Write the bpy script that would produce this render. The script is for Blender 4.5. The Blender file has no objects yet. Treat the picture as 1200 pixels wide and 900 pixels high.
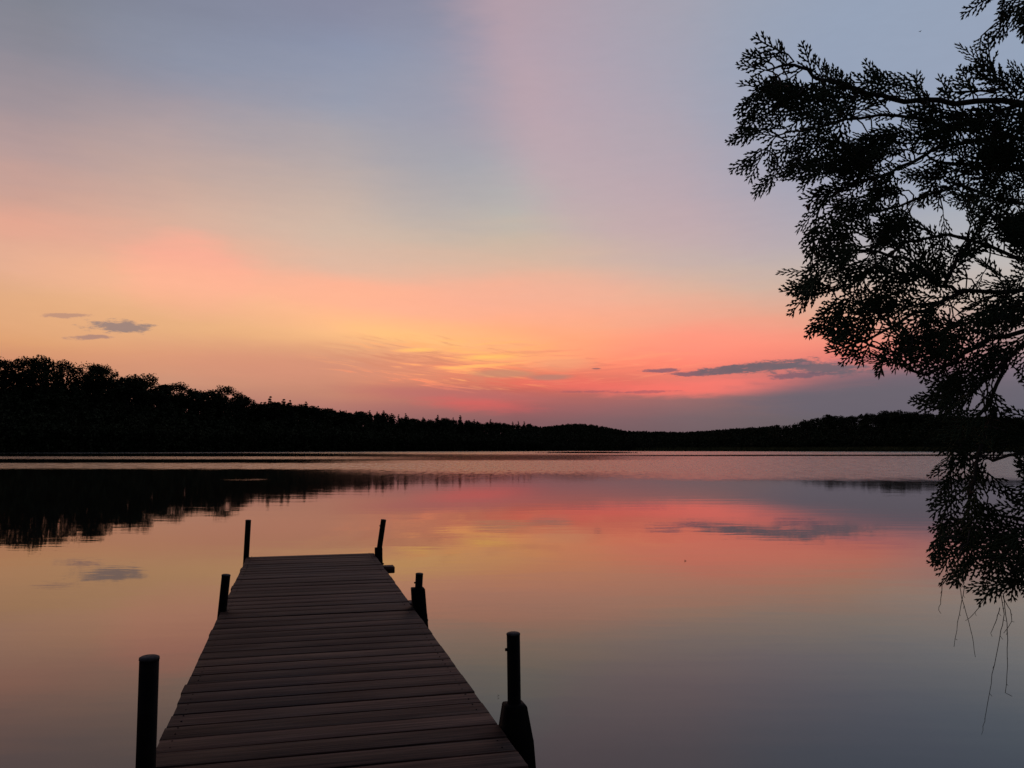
import bpy, math, random
import numpy as np
from mathutils import Vector, Matrix

random.seed(7); rng = np.random.default_rng(11)
sc = bpy.context.scene
COL = sc.collection
R = math.radians

# ------------------------------------------------------------------ camera
EYE = Vector((0, 0, 1.45)); PITCH = R(4.53); F = 960.0
cam = bpy.data.cameras.new('camera'); cam.sensor_width = 36; cam.lens = 28.8
cam.clip_start = 0.05; cam.clip_end = 12000
co = bpy.data.objects.new('camera', cam); COL.objects.link(co)
co.location = EYE; co.rotation_euler = (R(90) + PITCH, 0, 0); sc.camera = co
sc.view_settings.view_transform = 'Standard'; sc.view_settings.look = 'None'
sc.view_settings.exposure = 0; sc.view_settings.gamma = 1
sc.view_settings.use_curve_mapping = False

def ray(px, py):
    dx = (px-600)/F; dy = (450-py)/F
    return Vector((dx, math.cos(PITCH)-dy*math.sin(PITCH), math.sin(PITCH)+dy*math.cos(PITCH)))
def at(px, py, Y):                       # the point at distance Y seen in that direction
    r = ray(px, py); return EYE + r*(Y/r.y)
def azel(px, py):
    r = ray(px, py); return math.degrees(math.atan2(r.x, r.y)), math.degrees(math.atan2(r.z, math.hypot(r.x, r.y)))

# ------------------------------------------------------------------ helpers
def tag(o, label=None, cat=None, group=None, kind=None):
    if label: o['label'] = label
    if cat: o['category'] = cat
    if group: o['group'] = group
    if kind: o['kind'] = kind
    return o
def empty(name, loc=(0,0,0), rz=0):
    o = bpy.data.objects.new(name, None); o.empty_display_size = .2
    o.location = loc; o.rotation_euler = (0,0,rz); COL.objects.link(o); return o
def link(name, me, mat, parent=None):
    o = bpy.data.objects.new(name, me); COL.objects.link(o)
    if mat: me.materials.append(mat)
    if parent: o.parent = parent
    return o
def np_mesh(name, V, Fl, smooth=False, attr=None):
    """V (n,3); Fl list of arrays (m,3) or (m,4)."""
    me = bpy.data.meshes.new(name)
    V = np.asarray(V, np.float32)
    me.vertices.add(len(V)); me.vertices.foreach_set('co', V.ravel())
    Fl = [np.asarray(f, np.int32) for f in Fl if len(f)]
    loops = np.concatenate([f.ravel() for f in Fl])
    tot = np.concatenate([np.full(len(f), f.shape[1], np.int32) for f in Fl])
    start = np.concatenate([[0], np.cumsum(tot)[:-1]]).astype(np.int32)
    me.loops.add(len(loops)); me.loops.foreach_set('vertex_index', loops)
    me.polygons.add(len(tot)); me.polygons.foreach_set('loop_start', start)
    try: me.polygons.foreach_set('loop_total', tot)
    except Exception: pass
    if smooth: me.polygons.foreach_set('use_smooth', np.ones(len(tot), bool))
    me.update(); me.validate()
    if attr is not None:
        a = me.attributes.new('board', 'FLOAT', 'POINT'); a.data.foreach_set('value', np.asarray(attr, np.float32))
    return me

class MB:
    def __init__(s): s.v = []; s.q = []; s.t = []; s.a = []
    def add(s, v, q=(), t=(), a=0.0):
        b = len(s.v); s.v += [tuple(x) for x in v]
        s.q += [tuple(i+b for i in f) for f in q]; s.t += [tuple(i+b for i in f) for f in t]
        s.a += [a]*len(v)
    def box(s, M, sx, sy, sz, bev=0.0, a=0.0, taper=1.0):
        """box centred on M, chamfered along its long vertical/top edges"""
        hx, hy, hz = sx/2, sy/2, sz/2; b = bev
        if b <= 0:
            vs = [(x*(taper if z > 0 else 1), y*(taper if z > 0 else 1), z) for z in (-hz, hz) for x, y in ((-hx,-hy),(hx,-hy),(hx,hy),(-hx,hy))]
            s.add([M @ Vector(v) for v in vs], [(3,2,1,0),(4,5,6,7),(0,1,5,4),(1,2,6,5),(2,3,7,6),(3,0,4,7)], a=a); return
        prof = [(-hx,-hy+b),(-hx+b,-hy),(hx-b,-hy),(hx,-hy+b),(hx,hy-b),(hx-b,hy),(-hx+b,hy),(-hx,hy-b)]
        vs = []; lv = [(-hz, 1-2*b/min(sx,sy)), (-hz+b, 1), (hz-b, 1), (hz, 1-2*b/min(sx,sy))]
        for z, k in lv:
            for x, y in prof:
                if k == 1: vs.append((x, y, z))
                else: vs.append((x - math.copysign(b, x)*.8, y - math.copysign(b, y)*.8, z))
        q = []
        for l in range(3):
            for i in range(8):
                j = (i+1) % 8; q.append((l*8+i, l*8+j, (l+1)*8+j, (l+1)*8+i))
        top = 24
        q += [(top+0,top+1,top+2,top+3),(top+0,top+3,top+4,top+7),(top+4,top+5,top+6,top+7),(3,2,1,0),(7,4,3,0),(7,6,5,4)]
        s.add([M @ Vector(v) for v in vs], q, a=a)
    def tube(s, pts, rad, n=8, a=0.0, cap=True):
        pts = [Vector(p) for p in pts]; m = len(pts); vs = []
        if not hasattr(rad, '__len__'): rad = [rad]*m
        ref = None
        for i, p in enumerate(pts):
            d = (pts[min(i+1,m-1)] - pts[max(i-1,0)]).normalized()
            if ref is None: ref = Vector((0,0,1)) if abs(d.z) < .9 else Vector((1,0,0))
            u = d.cross(ref).normalized(); w = u.cross(d).normalized(); ref = w
            for k in range(n):
                an = 2*math.pi*k/n; vs.append(p + (u*math.cos(an)+w*math.sin(an))*rad[i])
        q = [(i*n+k, i*n+(k+1)%n, (i+1)*n+(k+1)%n, (i+1)*n+k) for i in range(m-1) for k in range(n)]
        t = []
        if cap:
            vs += [pts[0], pts[-1]]; c0 = n*m
            t = [((k+1)%n, k, c0) for k in range(n)] + [((m-1)*n+k, (m-1)*n+(k+1)%n, c0+1) for k in range(n)]
        s.add(vs, q, t, a)
    def mesh(s, name, smooth=False): return np_mesh(name, s.v, [s.q, s.t], smooth, s.a)
    def build(s, name, mat, parent=None, smooth=False): return link(name, s.mesh(name, smooth), mat, parent)

# ------------------------------------------------------------------ node helpers
class NT:
    def __init__(s, nt): s.nt = nt; s.N = nt.nodes; s.L = nt.links
    def n(s, typ, **kw):
        x = s.N.new(typ)
        for k, v in kw.items(): setattr(x, k, v)
        return x
    def set(s, sock, v):
        if isinstance(v, bpy.types.NodeSocket): s.L.new(v, sock)
        else: sock.default_value = v
    def m(s, op, a, b=0.0, c=None, clamp=False):
        x = s.n('ShaderNodeMath', operation=op); x.use_clamp = clamp
        s.set(x.inputs[0], a); s.set(x.inputs[1], b)
        if c is not None: s.set(x.inputs[2], c)
        return x.outputs[0]
    def map(s, v, a, b, c=0.0, d=1.0, smooth=False):
        x = s.n('ShaderNodeMapRange'); x.interpolation_type = 'SMOOTHSTEP' if smooth else 'LINEAR'
        s.set(x.inputs[0], v)
        for i, k in enumerate((a, b, c, d)): s.set(x.inputs[i+1], k)
        return x.outputs[0]
    def mix(s, f, a, b):
        x = s.n('ShaderNodeMix', data_type='RGBA'); x.clamp_factor = True
        s.set(x.inputs[0], f); s.set(x.inputs[6], a); s.set(x.inputs[7], b); return x.outputs[2]
    def noise(s, vec, scale=1, detail=3, rough=.5, dist=0.0):
        x = s.n('ShaderNodeTexNoise'); s.set(x.inputs['Vector'], vec); x.inputs['Scale'].default_value = scale
        x.inputs['Detail'].default_value = detail; x.inputs['Roughness'].default_value = rough
        x.inputs['Distortion'].default_value = dist; return x.outputs[0]
    def comb(s, x, y, z=0.0):
        c = s.n('ShaderNodeCombineXYZ'); s.set(c.inputs[0], x); s.set(c.inputs[1], y); s.set(c.inputs[2], z); return c.outputs[0]
    def sep(s, v):
        c = s.n('ShaderNodeSeparateXYZ'); s.set(c.inputs[0], v); return c.outputs
    def ramp(s, f, stops, interp='LINEAR'):
        x = s.n('ShaderNodeValToRGB'); cr = x.color_ramp; cr.interpolation = interp; s.set(x.inputs[0], f)
        while len(cr.elements) < len(stops): cr.elements.new(.5)
        for e, (p, c) in zip(cr.elements, stops): pass
        for i, (p, c) in enumerate(sorted(stops, key=lambda q: q[0])):
            cr.elements[i].position = p
        for i, (p, c) in enumerate(sorted(stops, key=lambda q: q[0])):
            cr.elements[i].color = c if hasattr(c, '__len__') else (c, c, c, 1)
        return x.outputs[0]
    def vmul(s, v, k):
        x = s.n('ShaderNodeVectorMath', operation='MULTIPLY'); s.set(x.inputs[0], v); x.inputs[1].default_value = k; return x.outputs[0]

def lin(c):
    out = []
    for v in c:
        v = v/255.0
        out.append(v/12.92 if v <= .04045 else ((v+.055)/1.055)**2.4)
    return (*out, 1.0)

# ------------------------------------------------------------------ world: dusk sky by direction
W = bpy.data.worlds.new('World'); sc.world = W; W.use_nodes = True
W.node_tree.nodes.clear(); w = NT(W.node_tree)
dirv = w.n('ShaderNodeTexCoord').outputs['Generated']
dx, dy, dz = w.sep(dirv)
hor = w.m('SQRT', w.m('ADD', w.m('MULTIPLY', dx, dx), w.m('MULTIPLY', dy, dy)))
AZ = w.m('MULTIPLY', w.m('ARCTAN2', dx, dy), 57.2958)
EL0 = w.m('MULTIPLY', w.m('ARCTAN2', dz, hor), 57.2958)
EL = w.m('ABSOLUTE', EL0)
nz1 = w.noise(w.comb(w.m('MULTIPLY', AZ, .05), w.m('MULTIPLY', EL, .11)), 1.6, 3, .5)
nz2 = w.noise(w.comb(w.m('MULTIPLY', AZ, .045), w.m('MULTIPLY', EL, .3), 3.3), 1.5, 4, .55)
AZw = w.m('ADD', AZ, w.m('MULTIPLY', w.m('SUBTRACT', nz1, .5), 7.0))
ELw = w.m('ADD', EL, w.m('MULTIPLY', w.m('MULTIPLY', w.m('SUBTRACT', nz2, .5), 2.8), w.map(EL, 0.5, 12, .25, 1)))

SKY = {
 20: [(0,(127,131,146)),(60,(140,138,152)),(120,(158,146,155)),(180,(182,156,156)),(230,(205,162,150)),(265,(226,167,148)),(300,(224,172,146)),(350,(225,170,130)),(400,(222,160,114)),(430,(206,140,110)),(480,(170,105,100))],
 200: [(0,(130,136,158)),(60,(138,145,167)),(110,(156,150,164)),(160,(178,160,163)),(210,(196,168,160)),(250,(212,175,160)),(285,(226,176,155)),(320,(236,178,148)),(350,(236,182,140)),(385,(232,175,126)),(420,(224,158,118)),(445,(205,142,122)),(490,(165,105,110))],
 400: [(0,(134,138,163)),(60,(138,147,174)),(120,(152,157,177)),(170,(170,164,172)),(220,(190,174,170)),(270,(208,184,170)),(315,(228,184,160)),(340,(250,182,150)),(370,(256,186,142)),(388,(254,192,134)),(410,(238,176,126)),(432,(222,152,118)),(450,(206,134,115)),(475,(182,116,112)),(500,(145,98,106))],
 600: [(0,(140,142,165)),(60,(150,149,172)),(110,(165,157,174)),(150,(170,162,176)),(200,(172,172,180)),(250,(184,180,177)),(280,(200,182,168)),(310,(218,182,160)),(340,(240,180,150)),(370,(255,176,136)),(400,(258,176,124)),(422,(258,162,112)),(440,(240,128,98)),(455,(205,98,92)),(475,(165,92,100)),(492,(138,88,98)),(515,(120,84,96))],
 800: [(0,(138,148,176)),(60,(145,155,187)),(110,(160,160,187)),(160,(176,166,182)),(220,(188,170,180)),(270,(198,176,176)),(310,(205,182,168)),(340,(222,180,155)),(370,(240,168,142)),(400,(258,152,125)),(428,(258,136,114)),(448,(228,112,106)),(463,(160,102,108)),(490,(122,94,106)),(515,(112,88,100))],
 1000: [(0,(140,158,186)),(100,(146,160,187)),(200,(168,170,182)),(280,(190,180,178)),(330,(202,180,165)),(370,(222,168,142)),(400,(238,142,122)),(418,(225,128,118)),(440,(165,112,120)),(462,(118,100,112)),(490,(104,92,104)),(515,(100,86,98))],
 1190: [(0,(140,160,186)),(100,(148,164,190)),(200,(165,175,188)),(280,(190,188,188)),(350,(195,180,170)),(400,(170,140,140)),(430,(130,112,126)),(460,(108,100,118)),(490,(98,90,110)),(515,(94,84,100))],
}
ELMAX = 90.0
SCL = 2.2   # ramp colours are stored below 1 and scaled back
def mk(px, lst):
    st = []
    for py, c in lst:
        if py < 300: c = (c[0]*1.01, c[1], c[2]*(.98 if px < 900 else .99))
        elif py > 440: c = (c[0]*.985, c[1]+5, c[2]-2)
        e = azel(px, py)[1]; L = lin(c); st.append((e/ELMAX, (L[0]/SCL, L[1]/SCL, L[2]/SCL, 1)))
    # above the frame: the dome deepens to a dusky blue
    top = lin((112,118,142)); st.append((42/ELMAX, (top[0]/SCL, top[1]/SCL, top[2]/SCL, 1)))
    z = lin((84,88,108)); st.append((75/ELMAX, (z[0]/SCL, z[1]/SCL, z[2]/SCL, 1)))
    return st
f_el = w.m('DIVIDE', ELw, ELMAX)
base = None; prev = None
for px in sorted(SKY):
    c = w.ramp(f_el, mk(px, SKY[px])); a = azel(px, 400)[0]
    if base is None: base = c
    else: base = w.mix(w.map(AZw, prev, a), base, c)
    prev = a
# the eastern sky behind is already in night blue
east = w.ramp(f_el, [(0,(.012,.013,.022,1)),(.2,(.016,.019,.032,1)),(.6,(.025,.028,.04,1)),(.9,(.04,.044,.06,1))])
base = w.mix(w.map(w.m('ABSOLUTE', AZ), 48, 105, 0, 1, True), base, east)

def patch(base, px, py, rx, ry, rot, col, amt, soft=1.0, namp=0.0, ns=(.25, 1.0), seed=0.0, tex=None, warp=False):
    """one cloud or glow: an ellipse in azimuth/elevation with a soft, noise-broken rim"""
    a0, e0 = azel(px, py); d = .0545
    k = math.cos(R(a0))**2
    ra, re = rx*d*1.0, ry*d
    A = w.m('SUBTRACT', AZw if warp else AZ, a0); E = w.m('SUBTRACT', ELw if warp else EL, e0)
    c, s = math.cos(R(rot)), math.sin(R(rot))
    u = w.m('ADD', w.m('MULTIPLY', A, c/ra), w.m('MULTIPLY', E, s/ra))
    v = w.m('ADD', w.m('MULTIPLY', A, -s/re), w.m('MULTIPLY', E, c/re))
    r = w.m('SQRT', w.m('ADD', w.m('MULTIPLY', u, u), w.m('MULTIPLY', v, v)))
    if namp:
        n = NC if ns[0] < .13 else (NM if ns[0] < .4 else NF)
        r = w.m('ADD', r, w.m('MULTIPLY', w.m('SUBTRACT', n, .5), namp))
    f = w.map(r, 1+soft*.5, 1-soft*.5, 0, amt, True)
    if tex is not None: f = w.m('MULTIPLY', f, tex)
    L = lin(col); return w.mix(f, base, (L[0]/SCL, L[1]/SCL, L[2]/SCL, 1))

NC = w.noise(w.comb(w.m('MULTIPLY', AZ, .09), w.m('MULTIPLY', EL, .4), 1.0), 2.2, 3, .55)
NM = w.noise(w.comb(w.m('MULTIPLY', AZ, .24), w.m('MULTIPLY', EL, 1.5), 4.0), 2.2, 3, .6)
NF = w.noise(w.comb(w.m('MULTIPLY', AZ, .55), w.m('MULTIPLY', EL, 2.1), 8.0), 1.6, 7, .72)
P = patch
base = P(base, 850,-40,345,325,0,(204,167,172),.55,.4,.22,(.05,.12),1.0)
base = P(base, 1010,0,320,225,0,(152,163,178),.75,1.4,.15,(.05,.12),2.0)
base = P(base, 1060,70,190,170,0,(142,161,188),.6,1.3,.15,(.05,.12),2.5)
base = P(base, 505,140,90,110,20,(146,154,172),.35,1.3,.2,(.06,.2),4.0)
base = P(base, 224,322,76,44,0,(256,173,150),.68,.9,.9,(.12,.4),5.0)
base = P(base, 250,345,180,28,-4,(255,186,148),.5,1.3,.4,(.1,.5),6.0)
base = P(base, 400,345,150,22,-6,(256,178,148),.5,1.2,.5,(.1,.5),7.0)
base = P(base, 640,350,170,30,0,(255,172,150),.35,1.4,.5,(.1,.5),8.0)
base = P(base, 490,392,150,17,-7,(258,192,130),.42,1.5,.9,(.1,.7),9.0)
base = P(base, 480,396,75,9,-8,(262,204,122),.3,1.5,.9,(.15,1.2),10.0)
base = P(base, 150,375,160,30,0,(230,174,128),.5,1.4,.4,(.1,.6),11.0)
base = P(base, 845,400,110,20,0,(258,146,126),.45,1.4,.6,(.1,.8),12.0)
base = P(base, 850,453,125,10,1,(252,124,112),.8,1.3,1.2,(.2,1.6),12.6)
base = P(base, 700,452,120,8,-3,(250,112,100),.55,1.5,.9,(.2,1.8),13.0)
base = P(base, 330,425,160,26,0,(208,140,120),.5,1.5,.6,(.1,.6),14.0)
# combed streaks of thin cloud lit from below
sA = w.m('ADD', EL, w.m('MULTIPLY', w.m('ADD', AZ, w.m('MULTIPLY', nz1, 3.0)), .13))
stk = w.noise(w.comb(w.m('MULTIPLY', AZ, .16), w.m('MULTIPLY', sA, 1.9), 5.0), 1.5, 5, .62, .6)
stB = w.noise(w.comb(w.m('MULTIPLY', AZ, .22), w.m('MULTIPLY', w.m('SUBTRACT', EL, w.m('MULTIPLY', AZ, .05)), 2.6), 9.0), 1.3, 4, .6, .8)
hi = w.map(stk, .50, .66, 0, 1, True); lo = w.map(stk, .50, .36, 0, 1, True)
hi2 = w.map(stB, .50, .66, 0, 1, True); lo2 = w.map(stB, .48, .34, 0, 1, True)
base = P(base, 520,428,120,26,-4,(268,176,112),.85,1.2,.3,(.1,.5),15.0,hi)
base = P(base, 530,425,130,28,-4,(215,138,108),.7,1.2,.3,(.1,.5),16.0,lo)
base = P(base, 590,412,80,16,-2,(266,192,114),.75,1.2,.3,(.1,.5),17.0,hi2)
base = P(base, 480,447,75,7,-9,(262,140,108),.8,1.0,.6,(.2,1.0),18.0,hi)
base = P(base, 690,420,140,26,0,(262,158,120),.5,1.2,.3,(.1,.5),19.0,hi2)
base = P(base, 640,432,150,24,0,(225,125,105),.5,1.2,.3,(.1,.5),20.0,lo2)
base = P(base, 575,418,32,3.5,3,(270,208,104),.6,1.7,.9,(.3,2.0),21.0)
base = P(base, 560,429,45,2.2,4,(270,194,110),.7,1.4,.9,(.3,2.0),22.0)
base = P(base, 490,410,22,2.2,2,(270,204,112),.7,1.6,.9,(.3,2.0),23.0)
base = P(base, 590,438,42,5,0,(200,140,112),.85,.9,.8,(.3,1.8),24.0)
base = P(base, 645,442,26,3.6,1,(185,128,112),.85,.9,.8,(.3,1.8),25.0)
base = P(base, 660,427,40,8,1,(232,160,122),.5,1.3,.8,(.3,1.8),25.5)
base = P(base, 530,462,110,9,-2,(185,108,108),.6,1.3,.6,(.2,1.2),26.0)
base = P(base, 562,474,52,7,-3,(232,96,92),.5,2.0,1.6,(.2,1.2),27.0)
# dark ragged clouds
def dark(px,py,rx,ry,rot,col,amt,seed,namp=3.4,ns=(.55,2.2),soft=.75):
    global base
    base = P(base, px,py,rx,ry,rot,col,amt,soft,namp,ns,seed)
dark(138,383,30,6.5,1,(152,128,122),.92,31); dark(76,370,20,2.6,4,(178,136,122),.7,32); dark(106,395,18,2.6,4,(165,128,120),.8,33)
dark(775,434,24,2.4,0,(140,96,108),.9,34); dark(812,438,26,3.4,2,(128,94,106),.9,35)
dark(850,434,34,5.0,5,(118,98,106),.95,36); dark(905,429,60,6.2,3,(114,98,106),.95,37); dark(962,431,52,7.0,-4,(112,99,108),.92,38)
dark(935,440,30,3.0,2,(122,92,106),.8,39); dark(699,432,6,1.0,0,(150,100,100),.9,40,1.5)
dark(1040,464,150,30,0,(104,98,110),.85,41,.5,(.2,.8),.9); dark(760,459,40,1.6,1,(150,90,102),.6,42); dark(690,459,30,1.5,0,(155,92,100),.6,43)
dark(1010,420,50,3,3,(190,118,122),.6,44)
grain = w.noise(w.comb(w.m('MULTIPLY', AZ, .35), w.m('MULTIPLY', EL, 1.3), 7.0), 1.7, 5, .6)
gm = w.n('ShaderNodeVectorMath', operation='SCALE'); w.L.new(base, gm.inputs[0]); w.L.new(w.map(grain, .3, .7, SCL*.99, SCL*1.01), gm.inputs['Scale'])
W.cycles.sampling_method = 'MANUAL'; W.cycles.sample_map_resolution = 512
# physical twilight sky under it all
sky = w.n('ShaderNodeTexSky'); sky.sky_type = 'NISHITA'; sky.sun_disc = False
sky.sun_elevation = R(-1.5); sky.sun_rotation = R(-4); sky.air_density = 1.2; sky.dust_density = 2
bg1 = w.n('ShaderNodeBackground'); w.L.new(gm.outputs[0], bg1.inputs[0]); bg1.inputs[1].default_value = 1.0
bg2 = w.n('ShaderNodeBackground'); w.L.new(sky.outputs[0], bg2.inputs[0]); bg2.inputs[1].default_value = .01
add = w.n('ShaderNodeAddShader'); w.L.new(bg1.outputs[0], add.inputs[0]); w.L.new(bg2.outputs[0], add.inputs[1])
wo = w.n('ShaderNodeOutputWorld'); w.L.new(add.outputs[0], wo.inputs[0])

# the sun, already three degrees below the horizon: the land hides it
sc.cycles.max_bounces = 5; sc.cycles.diffuse_bounces = 2; sc.cycles.glossy_bounces = 3; sc.cycles.transmission_bounces = 1
sl = bpy.data.lights.new('sun', 'SUN'); sl.energy = 2.0; sl.angle = R(.5); sl.color = (1, .55, .35)
so = bpy.data.objects.new('sun', sl); COL.objects.link(so)
so.rotation_euler = Vector((math.sin(R(-4))*math.cos(R(-3)), math.cos(R(-4))*math.cos(R(-3)), math.sin(R(-3)))).to_track_quat('Z', 'Y').to_euler()

# ------------------------------------------------------------------ materials
def mat(name, col, rough=.8, spec=.3, var=None, scale=5, bump=0.0):
    m = bpy.data.materials.new(name); m.use_nodes = True; t = NT(m.node_tree)
    b = m.node_tree.nodes['Principled BSDF']; b.inputs['Roughness'].default_value = rough
    b.inputs['Specular IOR Level'].default_value = spec
    tc = t.n('ShaderNodeTexCoord').outputs['Object']
    n = t.noise(tc, scale, 4, .6)
    t.L.new(t.mix(t.map(n, .35, .65), (*col, 1), (*(var or [c*1.5 for c in col]), 1)), b.inputs['Base Color'])
    if bump:
        bp = t.n('ShaderNodeBump'); bp.inputs['Strength'].default_value = bump; bp.inputs['Distance'].default_value = .01
        t.L.new(n, bp.inputs['Height']); t.L.new(bp.outputs[0], b.inputs['Normal'])
    return m
M_leaf = mat('far_foliage', (.030,.036,.018), .9, .05, (.045,.05,.025), .4)
M_pine = mat('far_conifer', (.022,.032,.02), .9, .05, (.035,.045,.026), .4)
M_bark = mat('bark', (.05,.04,.032), .95, .05, (.09,.075,.06), 9, .6)
M_hill = mat('hill_soil', (.02,.018,.012), .95, .0, (.03,.026,.018), .05)
M_marsh = mat('marsh_grass', (.10,.105,.045), .9, .05, (.15,.14,.06), .08)
M_cedar = mat('cedar_scale_leaf', (.035,.05,.022), .7, .15, (.05,.065,.03), 30)
M_cone = mat('dead_cone', (.11,.045,.02), .9, .1, (.07,.03,.015), 60)
M_fiber = mat('dry_fibre', (.09,.07,.05), .9, .1, (.06,.05,.04), 60)
M_steel = mat('black_steel', (.005,.004,.004), .8, .08, (.011,.008,.007), 25, .3)
M_cap = mat('post_cap', (.04,.034,.032), .7, .1, (.09,.08,.075), 40, .2)
M_bank = mat('bank_soil', (.05,.04,.028), .95, .05, (.06,.07,.03), 3, .5)
M_bird = mat('bird_feather', (.03,.03,.03), .8, .1)

# weathered boards
M_wood = bpy.data.materials.new('weathered_wood'); M_wood.use_nodes = True; t = NT(M_wood.node_tree)
b = M_wood.node_tree.nodes['Principled BSDF']
tc = t.n('ShaderNodeTexCoord').outputs['Object']
at_ = t.n('ShaderNodeAttribute', attribute_name='board').outputs['Fac']
off = t.comb(t.m('MULTIPLY', at_, 31.0), t.m('MULTIPLY', at_, 17.0), 0.0)
va = t.n('ShaderNodeVectorMath', operation='ADD'); t.L.new(tc, va.inputs[0]); t.L.new(off, va.inputs[1])
g1 = t.noise(t.vmul(va.outputs[0], (1.4, 75, 20)), 1, 6, .65, .6)
g2 = t.noise(t.vmul(va.outputs[0], (1.3, 9, 5)), 1, 4, .6, .3)
g3 = t.noise(t.vmul(va.outputs[0], (7, 160, 60)), 1, 3, .6)
g4 = t.noise(t.vmul(tc, (1.1, 1.1, 1)), 1, 3, .55)
v = t.m('ADD', t.m('MULTIPLY', t.map(g1, .32, .68), .55), t.m('ADD', t.m('MULTIPLY', g2, .18), t.m('MULTIPLY', t.m('FRACT', t.m('MULTIPLY', at_, 7.13)), .30)))
c = t.ramp(v, [(.2,(.008,.0035,.002,1)),(.42,(.034,.016,.010,1)),(.6,(.066,.032,.021,1)),(.85,(.15,.082,.060,1))])
c = t.mix(t.map(g4, .52, .72, 0, .45, True), c, (.045,.036,.036,1))
t.L.new(c, b.inputs['Base Color'])
t.L.new(t.map(g2, .3, .7, .62, .85), b.inputs['Roughness']); b.inputs['Specular IOR Level'].default_value = .18
bp = t.n('ShaderNodeBump'); bp.inputs['Strength'].default_value = .7; bp.inputs['Distance'].default_value = .003
t.L.new(t.m('ADD', g1, t.m('MULTIPLY', g3, .5)), bp.inputs['Height']); t.L.new(bp.outputs[0], b.inputs['Normal'])

# lake water: calm near the dock, wind-ruffled bands and slick lanes out on the lake
M_water = bpy.data.materials.new('lake_water'); M_water.use_nodes = True; t = NT(M_water.node_tree)
b = M_water.node_tree.nodes['Principled BSDF']
b.inputs['Base Color'].default_value = (.02,.019,.013,1); b.inputs['IOR'].default_value = 1.39
pos = t.n('ShaderNodeNewGeometry').outputs['Position']
X, Y, Z = t.sep(pos)
S = t.m('DIVIDE', X, t.m('MAXIMUM', Y, 1.0))
K = t.m('DIVIDE', 1392.0, t.m('MAXIMUM', Y, 3.0))
wob = t.noise(t.comb(t.m('MULTIPLY', X, .012), t.m('MULTIPLY', K, .02)), 1, 3, .5)
K1 = t.m('ADD', K, t.m('MULTIPLY', t.m('SUBTRACT', wob, .5), 2.6))
edge = t.noise(t.comb(t.m('MULTIPLY', X, .5), t.m('MULTIPLY', Y, .12)), 1, 3, .7)
K2 = t.m('ADD', K1, t.m('MULTIPLY', t.m('SUBTRACT', edge, .5), t.map(K, 8, 30, .6, 5.0)))
KM = 60.0
def band(lst): return t.ramp(t.m('DIVIDE', K2, KM), [(k/KM, v) for k, v in lst])
left = band([(0,1),(4.6,1),(5.6,0),(8.4,0),(9.4,.9),(11.6,.9),(12.6,0),(15.6,0),(17.2,1),(22.0,1),(24.4,0),(60,0)])
mid = band([(0,1),(5.5,1),(6.5,.35),(7.6,.3),(8.8,.25),(12.4,.3),(14,1),(24,1),(30,.3),(40,.05),(60,0)])
right = band([(0,1),(6.2,1),(6.8,.05),(7.7,.05),(8.6,.9),(11,.8),(12,.95),(24,1),(33,.85),(38,.12),(46,.0),(60,0)])
rip = t.mix(t.map(S, -.32, -.05, 0, 1, True), left, mid)
rip = t.mix(t.map(S, .05, .28, 0, 1, True), rip, right)
# small ruffled patch on the otherwise calm left side
pu = t.m('DIVIDE', t.m('ADD', X, 12.6), 1.15); pv = t.m('DIVIDE', t.m('SUBTRACT', Y, 39.0), 1.3)
pr = t.m('ADD', t.m('SQRT', t.m('ADD', t.m('MULTIPLY', pu, pu), t.m('MULTIPLY', pv, pv))), t.m('MULTIPLY', t.m('SUBTRACT', t.noise(pos, 1.6, 3), .5), .9))
ripf = t.m('MAXIMUM', rip, t.map(pr, 1.2, .6, 0, .32, True))
rg = t.noise(t.comb(t.m('MULTIPLY', X, 3.2), t.m('MULTIPLY', Y, .35)), 1, 5, .8)
ripg = t.m('MULTIPLY', ripf, t.map(rg, .36, .62, .35, 1.3))
calm = t.map(K, 25, 90, .03, .012)
t.L.new(t.m('ADD', calm, t.m('MULTIPLY', ripg, .22)), b.inputs['Roughness'])
h1 = t.noise(t.comb(t.m('MULTIPLY', X, .35), t.m('MULTIPLY', Y, 1.1)), 1, 3, .55)
h2 = t.noise(t.comb(t.m('MULTIPLY', X, 2.2), t.m('MULTIPLY', Y, 5.0)), 1, 3, .6)
hh = t.m('ADD', t.m('MULTIPLY', h1, .0022), t.m('MULTIPLY', h2, t.map(K, 25, 250, .0005, .0002)))
bp = t.n('ShaderNodeBump'); bp.inputs['Strength'].default_value = 1.0; bp.inputs['Distance'].default_value = 1.0
t.L.new(hh, bp.inputs['Height']); t.L.new(bp.outputs[0], b.inputs['Normal'])

# ------------------------------------------------------------------ lake, bank, hills
mb = MB(); nr, na = 60, 96
rr = np.geomspace(4, 2600, nr)
V = [(0, 3.0, 0)] + [(r*math.sin(a), 3.0 + r*math.cos(a), 0) for r in rr for a in np.linspace(-math.pi, math.pi, na, endpoint=False)]
Q = [(1+i*na+k, 1+i*na+(k+1) % na, 1+(i+1)*na+(k+1) % na, 1+(i+1)*na+k) for i in range(nr-1) for k in range(na)]
T = [(0, 1+(k+1) % na, 1+k) for k in range(na)]
Q = [q[::-1] for q in Q]; T = [q[::-1] for q in T]
me = np_mesh('water', V, [Q, T], True)
tag(link('water', me, M_water), kind='structure')
# (normals checked: upward)
if me.polygons[10].normal.z < 0:
    me.flip_normals()

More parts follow.
